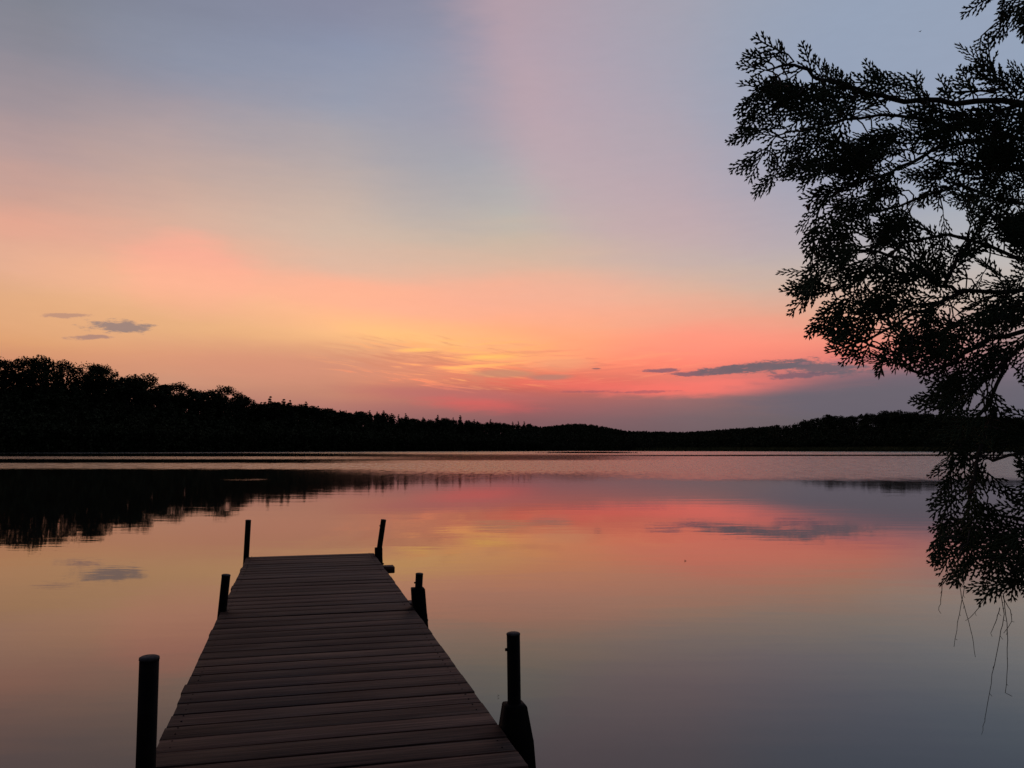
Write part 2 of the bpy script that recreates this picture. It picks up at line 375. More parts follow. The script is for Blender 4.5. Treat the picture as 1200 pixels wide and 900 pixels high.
def sstep(a, b, x):
    x = np.clip((x-a)/(b-a), 0, 1); return x*x*(3-2*x)
PX2AZ = lambda px: math.degrees(math.atan2((px-600)/F, math.cos(PITCH)))
SHORE = [(-90,60),(-60,180),(-45,300),(-33,390),(-23,400),(-12,450),(-3,520),(5,560),(12,545),(20,520),(33,480),(45,380),(60,220),(90,70)]
RIDGE = [(-90,200),(-60,320),(-45,430),(-33,480),(-23,490),(-12,560),(-1,660),(2.5,760),(5,960),(12,960),(16,780),(19,640),(33,600),(45,520),(60,380),(90,220)]
TOP = [(-400,415),(-200,412),(-60,418),(0,424),(12,424),(22,420),(50,417),(72,422),(95,427),(130,432),(150,440),(172,442),(185,452),(206,452),(235,461),(265,455),(282,464),(300,470),(325,466),(348,470),(375,476),(400,478),(450,481),(480,486),(530,489),(560,491),(600,494),(620,498),(635,501),(650,499),(672,497),(695,498),(720,503),(740,506),(765,506),(800,507),(830,505),(870,502),(895,501),(920,497),(945,489),(968,485),(1000,485),(1025,481),(1050,479),(1075,481),(1100,485),(1150,487),(1200,488),(1350,485),(1700,470)]
def topel(az):
    pxx = 600 + F*math.cos(PITCH)*math.tan(R(max(-52, min(52, az))))
    py = np.interp(pxx, [a for a, b in TOP], [b for a, b in TOP]); return azel(pxx, py)[1]
shoreD = lambda az: float(np.interp(az, *zip(*SHORE))); ridgeD = lambda az: float(np.interp(az, *zip(*RIDGE)))
def treeH(az): return float(np.interp(az, [-90,-33,-22,-10,0,3,6,14,20,90],[18,18,16,13,12,9,8,8,12,15]))
def ridgeZ(az): return max(1.5, EYE.z + ridgeD(az)*math.tan(R(topel(az))) - treeH(az)*.93)
def ground_z(az, d):
    s, r = shoreD(az), ridgeD(az); z = ridgeZ(az)
    u = (d-s)/(r-s)
    if u < 0: return -1.0 + max(-2, u)
    return .15 + (z-.15)*(sstep(0, 1, np.float64(min(u,1)))) if u <= 1 else z - min(8, (u-1)*3)
azs = np.concatenate([np.linspace(-90,-36,28), np.linspace(-35,36,180), np.linspace(37,90,28)])
us = [-.25,-.05,0,.03,.1,.2,.3,.45,.6,.75,.9,1.0,1.15,1.6,2.5]
V = []; 
for a in azs:
    s, r = shoreD(a), ridgeD(a)
    for u in us:
        d = s + (r-s)*u; z = ground_z(a, d) + (random.uniform(-.5,.5) if u > .1 else 0)
        V.append((d*math.sin(R(a)), d*math.cos(R(a)), z))
    V.append((3200*math.sin(R(a)), 3200*math.cos(R(a)), max(2, ridgeZ(a)-25)))
n = len(us)+1
Q = [(i*n+k, (i+1)*n+k, (i+1)*n+k+1, i*n+k+1) for i in range(len(azs)-1) for k in range(n-1)]
tag(link('hill', np_mesh('hill', V, [Q], True), M_hill), kind='structure')

# bank the photographer stands on, its land running back behind
V = []; nx, ny = 120, 24
def bank_edge(x): return 1.9 + .35*math.sin(x*1.3) + .2*math.sin(x*3.1+1) - max(0, abs(x)-5)*.12
xs = np.concatenate([np.linspace(-700,-14,20), np.linspace(-13,13,80), np.linspace(14,700,20)])
for x in xs:
    e = bank_edge(x) if abs(x) < 14 else bank_edge(math.copysign(14, x)) + abs(x)*.05
    for j, u in enumerate([.9,.35,0,-.3,-.8,-1.6,-3,-6,-12,-30,-90,-400,-1500]):
        zz = [-.9,-.22,.03,.10,.14,.17,.2,.3,.6,1.5,4,9,14][j]
        V.append((x, e+u, zz + random.uniform(-.015,.015)))
n = 13
Q = [(i*n+k, i*n+k+1, (i+1)*n+k+1, (i+1)*n+k) for i in range(len(xs)-1) for k in range(n-1)]
bank_me = np_mesh('ground', V, [Q], True)
tag(link('ground', bank_me, M_bank), kind='structure')

# ------------------------------------------------------------------ far trees
def leafcloud(centres, radii, counts, size, flat=1.0):
    """leaf-sized triangles spread through blobs, thicker towards the rims of each"""
    P_, S_ = [], []
    for c, r, n in zip(centres, radii, counts):
        d = rng.normal(size=(n,3)); d /= np.linalg.norm(d, axis=1)[:,None]
        rad = r*(rng.random(n)**.45)[:,None]
        p = np.array(c) + d*rad*np.array([1,1,flat]); P_.append(p)
    p = np.concatenate(P_); n = len(p)
    a = rng.normal(size=(n,3)); a /= np.linalg.norm(a,axis=1)[:,None]
    b2 = np.cross(a, rng.normal(size=(n,3))); b2 /= np.linalg.norm(b2,axis=1)[:,None]
    s = size*rng.uniform(.6,1.4,(n,1))
    v = np.stack([p+a*s, p+b2*s*.7, p-a*s, p-b2*s*.7], 1).reshape(-1,3)
    return v, np.arange(4*n).reshape(-1,4)
def limb_tree(h, r, spread, nl, mb, lean=0.0):
    """trunk and limbs; returns limb tips"""
    top = Vector((lean*h, random.uniform(-.04,.04)*h, h*.82))
    pts = [Vector((0,0,-.6)), Vector((0,0,h*.3))+top*.02, top*.62, top]
    mb.tube(pts, [r*1.25, r, r*.6, r*.15], 6)
    tips = []
    for i in range(nl):
        u = .35 + .6*i/nl; base_ = top*u*1.0; an = i*2.4 + random.uniform(-.4,.4)
        L = spread*(1.05 - .35*u)*random.uniform(.75,1.15)
        tip = base_ + Vector((math.cos(an)*L, math.sin(an)*L, L*random.uniform(.30,.6)*(1.25-u)))
        midp = (base_+tip)/2 + Vector((0,0,-L*.05))
        mb.tube([base_, midp, tip], [r*.42, r*.26, r*.06], 5, cap=False); tips.append(tip)
        for k in range(2):
            t2 = midp + Vector((random.uniform(-1,1), random.uniform(-1,1), random.uniform(.3,.9)))*L*.4
            mb.tube([midp, t2], [r*.18, r*.05], 4, cap=False); tips.append(t2)
    return tips + [top]
def deciduous(i, dens, h=18, spread=7.0):
    random.seed(100+i); mb = MB(); tips = limb_tree(h, .28, spread, 9, mb, random.uniform(-.05,.05))
    c = [tuple(t) for t in tips]; rr_ = [random.uniform(1.3, 2.5)*(h/18)**.5 for _ in c]
    cnt = [int(dens*r*r*30) for r in rr_]
    v, q = leafcloud(c, rr_, cnt, .30, .95)
    return mb.mesh('trunk', True), np_mesh('crown', v, [q])
def conifer(i, h=16, w_=2.6, dens=1.0):
    random.seed(200+i); mb = MB(); mb.tube([(0,0,-.5),(0,0,h*.5),(0,0,h)], [.2,.13,.02], 6)
    c, r_, n_ = [], [], []
    lv = 13
    for k in range(lv):
        u = k/(lv-1); z = h*(.16+.82*u); rad = w_*(1-u)**.8*random.uniform(.75,1.15)+.12
        m_ = max(1, int(2+5*(1-u)))
        for j in range(m_):
            an = random.uniform(0,6.28); rr0 = rad*random.uniform(.4,.9)
            c.append((math.cos(an)*rr0, math.sin(an)*rr0, z - rr0*.3)); r_.append(.34+rad*.42); n_.append(int((60+110*(1-u))*dens))
    v, q = leafcloud(c, r_, n_, .2, .95)
    return mb.mesh('trunk', True), np_mesh('crown', v, [q])
def pine(i, h=17):
    random.seed(300+i); mb = MB(); mb.tube([(0,0,-.5),(.1,0,h*.5),(0,.1,h*.97)], [.24,.17,.04], 6)
    c, r_, n_ = [], [], []
    for k in range(15):
        u = random.uniform(.4,.98); z = h*u; L = 2.6*(1.1-u)**.6*random.uniform(.4,1); an = random.uniform(0,6.28)
        tip = (math.cos(an)*L, math.sin(an)*L, z+L*.12); mb.tube([(0,0,z-.3), tip], [.07,.02], 4, cap=False)
        c.append(tip); r_.append(random.uniform(.8,1.4)); n_.append(190)
    c.append((0,0,h)); r_.append(.6); n_.append(60)
    v, q = leafcloud(c, r_, n_, .2, .55)
    return mb.mesh('trunk', True), np_mesh('crown', v, [q])
PROTO = {'broad': [deciduous(i, 1.0) for i in range(5)], 'sparse': [deciduous(20+i, .30) for i in range(2)],
         'round': [deciduous(40+i, 1.2, 13, 4.2) for i in range(4)], 'spruce': [conifer(i) for i in range(4)], 'pine': [pine(i) for i in range(3)]}
BASEH = {'broad': 18.5, 'sparse': 18.5, 'round': 13.3, 'spruce': 16.2, 'pine': 17.3}
protos = {}
def tree(kind, idx, px, py, d, label, cat, group, wscale=1.0):
    """stand a tree on the slope at that bearing and distance with its top at the skyline height"""
    az = PX2AZ(px); x, y = d*math.sin(R(az)), d*math.cos(R(az))
    gz = ground_z(az, d); topz = EYE.z + d*math.tan(R(azel(px, py)[1]))
    s = max(.45, (topz-gz)/BASEH[kind])
    nm = {'broad':'deciduous_tree','sparse':'deciduous_tree','round':'deciduous_tree','spruce':'spruce_tree','pine':'pine_tree'}[kind]
    key = (kind, idx % len(PROTO[kind]))
    if key not in protos:
        r0 = empty(nm); tm, cm = PROTO[kind][key[1]]
        a = link('trunk', tm, M_bark, r0); b_ = link('crown', cm, M_leaf if nm[0] == 'd' else M_pine, r0)
        protos[key] = (r0, a, b_); root = r0
    else:
        r0, a, b_ = protos[key]; root = r0.copy(); COL.objects.link(root)
        for ch in (a, b_):
            c_ = ch.copy(); c_.parent = root; COL.objects.link(c_)
    root.location = (x, y, gz); root.rotation_euler = (0,0,random.uniform(0,6.28)); root.scale = (s*wscale, s*wscale, s)
    tag(root, label, cat, group); return root

random.seed(5)
G1 = 'broad-crowned trees along the left ridge'
LEFT = [('broad',4,4,422,'broad dark crown touching the left edge of the photo, left of the second tree'),
 ('broad',0,-12,418,'dark tree crown cut off by the photo\'s left edge'),
 ('broad',1,22,420,'broad leafy tree second from the left edge of the left ridge'),
 ('broad',2,50,415,'tallest round-topped tree of the left ridge, its crown full of small sky gaps'),
 ('sparse',0,73,421,'thin see-through tree just right of the tallest tree on the left ridge'),
 ('sparse',1,88,424,'sparse feathery crown between two darker crowns on the left ridge'),
 ('broad',3,106,426,'wide dark tree right of the feathery sparse crown on the left ridge'),
 ('broad',4,127,428,'round tree marking the end of the high flat part of the left ridge'),
 ('round',0,150,439,'lower dark tree on the first step down of the left ridge'),
 ('broad',0,170,438,'tree with a small leaning top tuft, just before the dip of the left ridge'),
 ('round',1,188,452,'small low crown in the dip of the left ridge'),
 ('broad',2,206,449,'domed flat-topped tree standing alone just past the dip in the left ridge'),
 ('round',2,226,458,'small crown right of the domed tree on the left ridge'),
 ('round',3,243,459,'small crown left of the tall pointed-dome tree on the left ridge'),
 ('broad',1,265,453,'tall domed tree rising above its neighbours halfway down the left ridge'),
 ('round',0,284,465,'dark crown on the right shoulder of the tall domed tree')]
for k, i, px, py, lab in LEFT:
    tree(k, i, px, py-6.5, ridgeD(PX2AZ(px))*random.uniform(.93,.97), lab, 'tree', G1, 1.22 if k != 'round' else 1.4)
x = 298.0; i = 0
while x < 640:
    py = float(np.interp(x, [a for a,b_ in TOP], [b_ for a,b_ in TOP]))
    k = random.choice(['spruce','round','spruce','round','round'])
    up = random.choice((-3.2,-2.2,-1.2,-.3,.6,1.5)) if k in ('spruce','pine') else random.uniform(-1.5,3)
    lab = {'spruce':'small pointed spruce on the falling skyline of the middle shore','pine':'small open-topped pine on the falling skyline of the middle shore','round':'small rounded leafy tree on the falling skyline of the middle shore'}[k]
    tree(k, i, x, py+up, ridgeD(PX2AZ(x))*random.uniform(.9,.98), lab, 'tree', 'small trees on the middle skyline', random.uniform(1.1,1.5)*(1.15 if k=='round' else 1))
    x += random.uniform(5,9.5); i += 1
x = 868.0
while x < 1215:
    py = float(np.interp(x, [a for a,b_ in TOP], [b_ for a,b_ in TOP]))
    k = random.choice(['round','broad','round','round'])
    tree(k, i, x, py+random.uniform(-2.5,2), ridgeD(PX2AZ(x))*random.uniform(.92,.98), 'rounded leafy tree on the low skyline of the right shore', 'tree', 'rounded trees on the right skyline', random.uniform(1.0,1.35))
    x += random.uniform(6,12); i += 1

# the closed wood below the skyline reads as one mass
def wood(name, label, ranges, seed, mt, blobs=(2.6,1.8)):
    random.seed(seed); Vs, Qs, o_ = [], [], 0; c, r_, n_ = [], [], []
    for (a0, a1, num, u0, u1, hs) in ranges:
        for _ in range(num):
            az = random.uniform(a0, a1); u = random.uniform(u0, u1); s_, r2 = shoreD(az), ridgeD(az)
            d = s_ + (r2-s_)*u; z = ground_z(az, d); h = treeH(az)*random.uniform(*hs)
            x_, y_ = d*math.sin(R(az)), d*math.cos(R(az))
            n0 = 4
            for k in range(n0):
                f = (k+.7)/n0; rad = h*.22*(1.15-.5*f)
                c.append((x_+random.uniform(-1,1)*rad*.6, y_+random.uniform(-1,1)*rad*.6, z+h*f-rad*.4)); r_.append(rad); n_.append(int(9+rad*rad*4))
    v, q = leafcloud(c, r_, n_, .62, .9)
    o = link(name, np_mesh(name, v, [q]), mt); tag(o, label, 'woodland', kind='stuff'); return o
wood('woodland', 'continuous dark wood covering the slope behind the far shore', [(-60,-34,420,.02,1.0,(.7,.95)),(-34,-17,1100,.02,.95,(.5,.64)),(-17,2,1200,.02,.96,(.62,.84)),(-34,34,900,.0,.06,(.4,.7)),(15.5,34,900,.05,.97,(.62,.88)),(34,60,420,.02,1.0,(.7,1.0)),(-90,-60,260,0,1,(.7,1)),(60,90,260,0,1,(.7,1)),(0,17,500,.02,.3,(.35,.6))], 21, M_leaf)
wood('woodland', 'fine textured wood on the low farther hill in the middle distance', [(0.0,18,1500,.18,.5,(.7,.95)),(1.0,18,2200,.45,1.05,(.75,1.02))], 22, M_leaf)

# marsh strip at the foot of the right shore
def reeds(name, label, pts, h, wd, seed, mt):
    r2 = np.random.default_rng(seed); n = len(pts); p = np.array(pts)
    a = r2.uniform(0, 6.28, n); hh_ = h*r2.uniform(.6,1.2,n); dxy = np.stack([np.cos(a), np.sin(a)],1)
    ln = r2.normal(0, .18, (n,2))*hh_[:,None]
    b0 = p.copy(); b1 = p.copy(); tp = p.copy(); b0[:,:2] -= dxy*wd; b1[:,:2] += dxy*wd; tp[:,:2] += ln; tp[:,2] += hh_
    v = np.stack([b0,b1,tp],1).reshape(-1,3); q = np.arange(3*n).reshape(-1,3)
    o = link(name, np_mesh(name, v, [q]), mt); tag(o, label, 'reeds', kind='stuff'); return o
pts = []
for _ in range(26000):
    az = random.triangular(8, 36, 28); s_ = shoreD(az); d = s_ - 6 + 22*random.random(); pts.append((d*math.sin(R(az)), d*math.cos(R(az)), .0 + max(0,(d-s_))*.03))
reeds('reed_bed', 'pale olive strip of marsh grass along the foot of the right shore', pts, 2.6, .22, 3, M_marsh)
pts = []
for _ in range(5000):
    u = random.gauss(0, 1)*.42; 
    px = 690 + 48*u; d = 285 + random.uniform(-4,4); az = PX2AZ(px); pts.append((d*math.sin(R(az)), d*math.cos(R(az)), -.1))
reeds('reed_bed', 'low dark tuft of reeds standing in the lake before the middle shore', pts, .55, .12, 4, M_hill)

# ------------------------------------------------------------------ dock
AZD = R(-14.6); ax = Vector((math.sin(AZD), math.cos(AZD), 0)); DZ = .40; DW = 1.225
dock = empty('dock')
# dock frame: local +Y runs out along the dock, local X across (right edge at x=0)
NR = Vector((0.0566, 2.8103, 0)) - ax*1.3; FRONT = 5.87+1.3
dock.location = NR; dock.rotation_euler = (0,0,-AZD)
tag(dock, 'narrow weathered plank dock running from the bank out over the calm lake', 'dock')
random.seed(17)
mb = MB(); yy = 0.0; bi = 0; gapy = []
joints = [1.36, 1.36+2.62, 1.36+2.62*2-.0]
while yy < FRONT - .1:
    wdt = .1335 + random.uniform(-.002,.002); g = random.uniform(.008,.013)
    if any(yy < j <= yy+wdt+.01 for j in joints[:2]): g = .02
    if yy + wdt > FRONT: wdt = FRONT-yy
    e0, e1 = random.gauss(0,.002), random.gauss(0,.002)
    if random.random() < .12: e0 += random.uniform(.003,.008)
    ln = DW + e0 + e1
    M = Matrix.Translation(Vector((-DW/2 + (e1-e0)/2, yy+wdt/2, DZ-.018+random.gauss(0,.0012)))) @ Matrix.Rotation(random.gauss(0,.0022),4,'Z') @ Matrix.Rotation(random.gauss(0,.0022),4,'X') @ Matrix.Rotation(random.gauss(0,.0012),4,'Y')
    mb.box(M, ln, wdt, .036, .0022, a=random.random())
    yy += wdt + g; bi += 1
deck = mb.build('deck', M_wood, dock)
# screws
mb = MB(); 
yy = .07
while yy < FRONT-.05:
    for xx in (-.045, -DW+.045):
        for s_ in (-.035,.035):
            mb.tube([(xx+random.uniform(-.004,.004), yy+s_, DZ-.004),(xx, yy+s_, DZ+.0012)], .003, 6)
    yy += .1455
mb.build('screw', M_steel, dock)['kind'] = 'stuff'
for x_ in (-.026, -DW+.026):
    mb = MB(); y0 = 0
    for j in joints:
        y1 = min(j, FRONT-.02)
        mb.box(Matrix.Translation((x_, (y0+y1)/2+.005, DZ-.036-.075)), .042, y1-y0-.03, .145, .004, a=random.random()); y0 = y1
    mb.box(Matrix.Translation((x_, (y0+FRONT)/2, DZ-.036-.075)), .042, FRONT-y0-.03, .145, .004, a=.4)
    mb.build('side_beam', M_wood, dock)
for y_ in [.05]+joints+[FRONT-.03]:
    mb = MB(); mb.box(Matrix.Translation((-DW/2, min(y_,FRONT-.03), DZ-.036-.078)), DW-.10, .04, .13, .004, a=random.random())
    mb.build('crossbeam', M_wood, dock)

def to_local(v):
    d = v - NR; ay = Vector((math.sin(AZD), math.cos(AZD),0)); axx = Vector((math.cos(AZD), -math.sin(AZD),0))
    return Vector((d.dot(axx), d.dot(ay), d.z))
def mk_post(xl, yl, topz, rad, lean=(0.,0.), bracket=None):
    """a round post beside the dock; xl,yl at deck level in the dock's frame"""
    def p(z): return Vector((xl+lean[0]*(z-DZ), yl+lean[1]*(z-DZ), z))
    mb = MB(); mb.tube([p(-1.2), p(DZ), p(topz-.008)], [rad, rad, rad], 20)
    for zb_ in ((DZ+.02, topz-.06) if bracket else ()): mb.tube([p(zb_)+Vector((-rad-.007,0,0)), p(zb_)+Vector((-rad+.002,0,0))], .006, 6)
    po = mb.build('post', M_steel, dock, True)
    mc = MB(); mc.tube([p(topz-.0075), p(topz-.0065), p(topz), p(topz+.003)], [rad*.9, rad*1.05, rad*1.02, rad*.8], 20); mc.build('cap', M_cap, po)
    if bracket:
        zt, zb, w0, w1, dp = bracket
        m2 = MB()
        # tapering corner holder: sleeve, two flared gusset plates, lower flange
        hh_ = zt-zb; cz = (zt+zb)/2
        def ring(z, wx0, wx1, wy): return [(xl-wx0, yl-wy, z),(xl+wx1, yl-wy, z),(xl+wx1, yl+wy, z),(xl-wx0, yl+wy, z)]
        zs = [zb, zb+.02, DZ-.04, DZ-.035, zt-.006, zt]
        ws = [w1, w1, w1*.86, w1*.94 if False else w1*.84, w0, w0*.9]
        vs = []
        for z, ww in zip(zs, ws): vs += ring(z, min(ww, abs(xl)+.0 if xl > 0 and z < DZ-.001 else ww), ww, ww*dp)
        q = [(l*4+i_, l*4+(i_+1)%4, (l+1)*4+(i_+1)%4, (l+1)*4+i_) for l in range(5) for i_ in range(4)] + [(3,2,1,0),(20,21,22,23)]
        m2.add(vs, q)
        for z in (DZ-.09, DZ-.15):
            m2.tube([(xl+w1*.7, yl-.01, z),(xl+w1*.7+.022, yl-.01, z)], .009, 6)
        m2.build('bracket', M_steel, po)
    return po

def deck_hit(px, py):
    r = ray(px, py); return EYE + r*((DZ-EYE.z)/r.z)
for bx_, by_, tx_, ty_, rad, br in [
    (603, 851, 601.5, 742, .0255, (DZ+.085, DZ-.20, .040, .070, .9)),
    (489.5, 711, 491.5, 672, .0250, (DZ+.125, DZ-.17, .043, .066, .9)),
    (443.5, 650, 449.5, 609, .0265, (DZ+.07, DZ-.16, .036, .045, .9)),
    (168.5, 966, 175, 770, .0268, None),
    (260.5, 716, 265, 673.5, .0275, None),
    (288.5, 653, 291, 609.5, .0265, None)]:
    B_ = deck_hit(bx_, by_); T_ = at(tx_, ty_, B_.y); dzz = T_.z - DZ
    Bl, Tl = to_local(B_), to_local(T_)
    mk_post(Bl.x, Bl.y, T_.z, rad, ((Tl.x-Bl.x)/dzz, (Tl.y-Bl.y)/dzz), br)
# beam ends sticking out on the right side
for px_, py_, dx_ in ((451, 660, .075), (478.5, 701, .035)):
    q_ = to_local(deck_hit(px_, py_)); mb = MB()
    mb.box(Matrix.Translation((q_.x+.01, q_.y, DZ-.055)), dx_*2, .13, .06, .006, a=.35)
    mb.build('beam_end', M_wood, dock)

# ------------------------------------------------------------------ cedar in the foreground
CAMP = EYE
def cpt(px, py, Y): return np.array(at(px, py, Y))
cedar = empty('cedar_tree', (2.35, 1.35, .12)); cedar_loc = np.array((2.35, 1.35, .12))
tag(cedar, 'black silhouetted cedar reaching its drooping scaly boughs in from the right edge', 'tree')
# boughs: pixel bearing, distance; the last point is the tip
BOUGH = {
 'top':  [(1640,60,1.35),(1500,-40,1.33),(1330,-60,1.3),(1230,-30,1.27),(1190,-8,1.25),(1160,0,1.25)],
 'A': [(1640,230,1.35),(1450,150,1.34),(1320,122,1.32),(1200,120,1.3),(1120,121,1.28),(1060,118,1.27),(1020,110,1.26),(975,97,1.25),(945,82,1.24),(922,76,1.24),(900,82,1.23)],
 'A2': [(1200,120,1.3),(1120,150,1.31),(1050,135,1.32),(990,140,1.33),(940,150,1.33),(905,160,1.32)],
 'B': [(1640,330,1.36),(1450,240,1.36),(1300,180,1.37),(1180,160,1.36),(1110,170,1.35),(1085,180,1.35),(1040,205,1.33),(1000,215,1.32),(965,235,1.32)],
 'B2': [(1300,180,1.37),(1180,200,1.38),(1100,190,1.38),(1085,181,1.36),(1060,175,1.38)],
 'B3': [(1300,240,1.4),(1200,240,1.4),(1120,215,1.38),(1070,235,1.36),(1020,250,1.34),(975,265,1.33)],
 'C': [(1640,420,1.36),(1450,360,1.36),(1300,345,1.35),(1200,341,1.33),(1130,342,1.32),(1105,335,1.31),(1060,305,1.3),(1010,292,1.29),(970,300,1.28),(945,318,1.28)],
 'C2': [(1300,345,1.35),(1190,300,1.34),(1110,275,1.33),(1060,285,1.33),(1000,330,1.32),(960,345,1.31)],
 'C3': [(1105,335,1.31),(1125,300,1.31),(1150,262,1.31),(1165,235,1.31)],
 'D': [(1130,342,1.32),(1085,362,1.31),(1050,380,1.3),(1015,398,1.29),(990,408,1.29)],
 'E': [(1640,520,1.38),(1450,440,1.38),(1320,400,1.37),(1220,385,1.36),(1160,395,1.34),(1115,425,1.33),(1085,440,1.32),(1060,430,1.31)],
 'E2': [(1220,385,1.36),(1180,420,1.35),(1140,460,1.33),(1110,478,1.32),(1088,478,1.31)],
 'E3': [(1180,420,1.35),(1160,470,1.33),(1135,500,1.32),(1125,525,1.31),(1110,545,1.31)],
 'F': [(1640,620,1.35),(1450,560,1.33),(1320,535,1.31),(1240,525,1.3),(1190,530,1.29),(1165,540,1.28),(1150,535,1.27),(1135,540,1.27)],
 'G': [(1165,480,1.33),(1150,520,1.3),(1140,560,1.28),(1135,600,1.27),(1132,630,1.26),(1125,655,1.25)],
 'H': [(1640,720,1.33),(1450,660,1.3),(1330,630,1.28),(1250,615,1.26),(1200,612,1.25),(1165,600,1.25),(1145,590,1.25)],
 'I': [(1330,630,1.28),(1250,650,1.26),(1200,655,1.25),(1160,655,1.24),(1130,655,1.24)],
}
WID = {'A':(.0048,.0014),'C':(.0035,.0012),'E':(.005,.0012),'F':(.0035,.001),'H':(.004,.0012),'top':(.005,.0015),'B':(.004,.0012)}
MAIN = [(905,40),(925,65),(945,45),(962,72),(1000,88),(1018,66),(1042,88),(1062,80),(1082,84),(1085,106),(1105,112),(1100,82),(1125,70),(1128,42),(1148,35),(1160,48),(1176,78),(1210,82),(1500,60),(1500,640),(1300,720),(1210,704),(1180,702),(1150,690),(1115,690),(1094,686),(1086,655),(1090,632),(1084,612),(1095,580),(1086,550),(1098,528),(1086,526),(1110,500),(1084,492),(1060,478),(1084,464),(1078,448),(1050,440),(1032,448),(1002,434),(985,420),(962,420),(975,392),(940,396),(955,365),(912,352),(912,318),(945,300),(932,275),(938,215),(925,208),(912,236),(893,220),(876,208),(858,206),(872,184),(852,156),(872,142),(856,120),(872,108),(862,72),(885,72)]
TOPR = [(1134,14),(1148,-30),(1250,-140),(1500,-140),(1500,50),(1215,42),(1190,42),(1160,34),(1150,10)]
HOLES = [(1013,137,8,5),(1038,138,7,7),(1085,176,8,6),(1083,190,12,7),(1060,216,11,8),(1098,102,9,6),(1050,105,6,6),(1007,284,8,6),(978,327,9,8),(1140,316,16,8),(1120,330,8,6),(1031,380,6,6),(1130,362,12,7),(1085,262,9,9),(1117,250,12,9),(1165,205,8,5),(985,355,7,7),(1182,548,22,12),(1186,575,20,14),(1192,462,13,28),(1152,547,6,8),(1166,592,10,7),(1153,620,8,5),(1113,218,7,9),(1180,62,14,10),(1050,330,6,5),(1010,340,6,5),(1180,318,12,6),(1070,150,6,5),(1140,130,5,4),(1125,95,7,5),(1178,600,9,8)]
def inpoly(x, y, poly):
    c = False; n_ = len(poly); j_ = n_-1
    for i_ in range(n_):
        xi, yi = poly[i_]; xj, yj = poly[j_]
        if (yi > y) != (yj > y) and x < (xj-xi)*(y-yi)/(yj-yi)+xi: c = not c
        j_ = i_
    return c
def okp(x, y): return (inpoly(x, y, MAIN) or inpoly(x, y, TOPR)) and not any(((x-a)/c_)**2+((y-b_)/d_)**2 < .9 for a,b_,c_,d_ in HOLES)

# one frond in its own plane (x along it, y across), lengths in metres
def ribbon(out, p0, p1, w0, w1, th):
    d = p1-p0; L = np.linalg.norm(d)
    if L < 1e-6: return
    d = d/L; nrm = np.array((-d[1], d[0])); b = len(out['v'])
    def rg(c, w_, t_): return [(*(c+nrm*w_), 0), (c[0], c[1], t_), (*(c-nrm*w_), 0), (c[0], c[1], -t_)]
    mid = p0 + d*L*.5
    out['v'] += rg(p0, w0*.5, th*.5) + rg(mid, w1*.5, th*.5) + [(p1[0], p1[1], 0)]
    for k in range(4):
        j_ = (k+1) % 4
        out['q'].append((b+k, b+j_, b+4+j_, b+4+k)); out['t'].append((b+4+k, b+4+j_, b+8))
def frond(seed, L):
    r_ = random.Random(seed); out = {'v': [], 'q': [], 't': []}
    curve = r_.uniform(-.25,.25); nseg = int(L/.0054)
    pts = [np.array((0.,0.))]; a = 0
    for i_ in range(nseg):
        a += curve/nseg + r_.gauss(0,.03); pts.append(pts[-1] + np.array((math.cos(a), math.sin(a)))*L/nseg)
    for i_ in range(nseg): ribbon(out, pts[i_], pts[i_+1]+ (pts[i_+1]-pts[i_])*.4, .0026-.0008*i_/nseg, .0028-.0008*i_/nseg, .0016)
    side = 1
    for i_ in range(1, nseg):
        u = i_/nseg; side = -side
        if r_.random() < .06: continue
        l1 = L*(.46*(1-u)**.75*min(1, .45+u*2.2) + .05)*r_.uniform(.75,1.15)
        d = pts[i_+1]-pts[i_]; th0 = math.atan2(d[1], d[0]) + side*(.74 + r_.gauss(0,.06))
        nb = max(2, int(l1/.0042)); p = pts[i_].copy(); ta = th0; s2 = r_.choice((1,-1))
        for k in range(nb):
            ta -= side*.22/nb; q_ = p + np.array((math.cos(ta), math.sin(ta)))*l1/nb
            ribbon(out, p, q_+(q_-p)*.55, .0020, .0026, .0015)
            if 0 < k:
                s2 = -s2; l2 = (.0036+.0046*(1-k/nb))*r_.uniform(.8,1.3); tb = ta + s2*.55
                ribbon(out, p, p+np.array((math.cos(tb), math.sin(tb)))*l2, .0020, .0027, .0014)
            p = q_
    return np.array(out['v']), np.array(out['q']), np.array(out['t'])
FR = [frond(500+i_, L_) for i_, L_ in enumerate([.058,.066,.074,.082,.09,.07,.078,.062,.05,.044])]
FL = [.058,.066,.074,.082,.09,.07,.078,.062,.05,.044]
random.seed(99)
nodes = []    # (px,py,Y,bough)
for k, pl in BOUGH.items():
    for (a, b_) in zip(pl[:-1], pl[1:]):
        n_ = max(2, int(math.dist(a[:2], b_[:2])/7))
        for i_ in range(n_):
            f = i_/n_; nodes.append((a[0]+(b_[0]-a[0])*f, a[1]+(b_[1]-a[1])*f, a[2]+(b_[2]-a[2])*f, k, math.atan2(b_[1]-a[1], b_[0]-a[0])))
NA = np.array([(n_[0], n_[1], n_[2]) for n_ in nodes])
sprays = []   # base px, direction px angle, idx, Y, bough
def addspray(bx_, by_, ang, idx, Yd):
    k = int(np.argmin((NA[:,0]-bx_)**2 + (NA[:,1]-by_)**2)); sprays.append((bx_, by_, ang, idx, Yd, k))
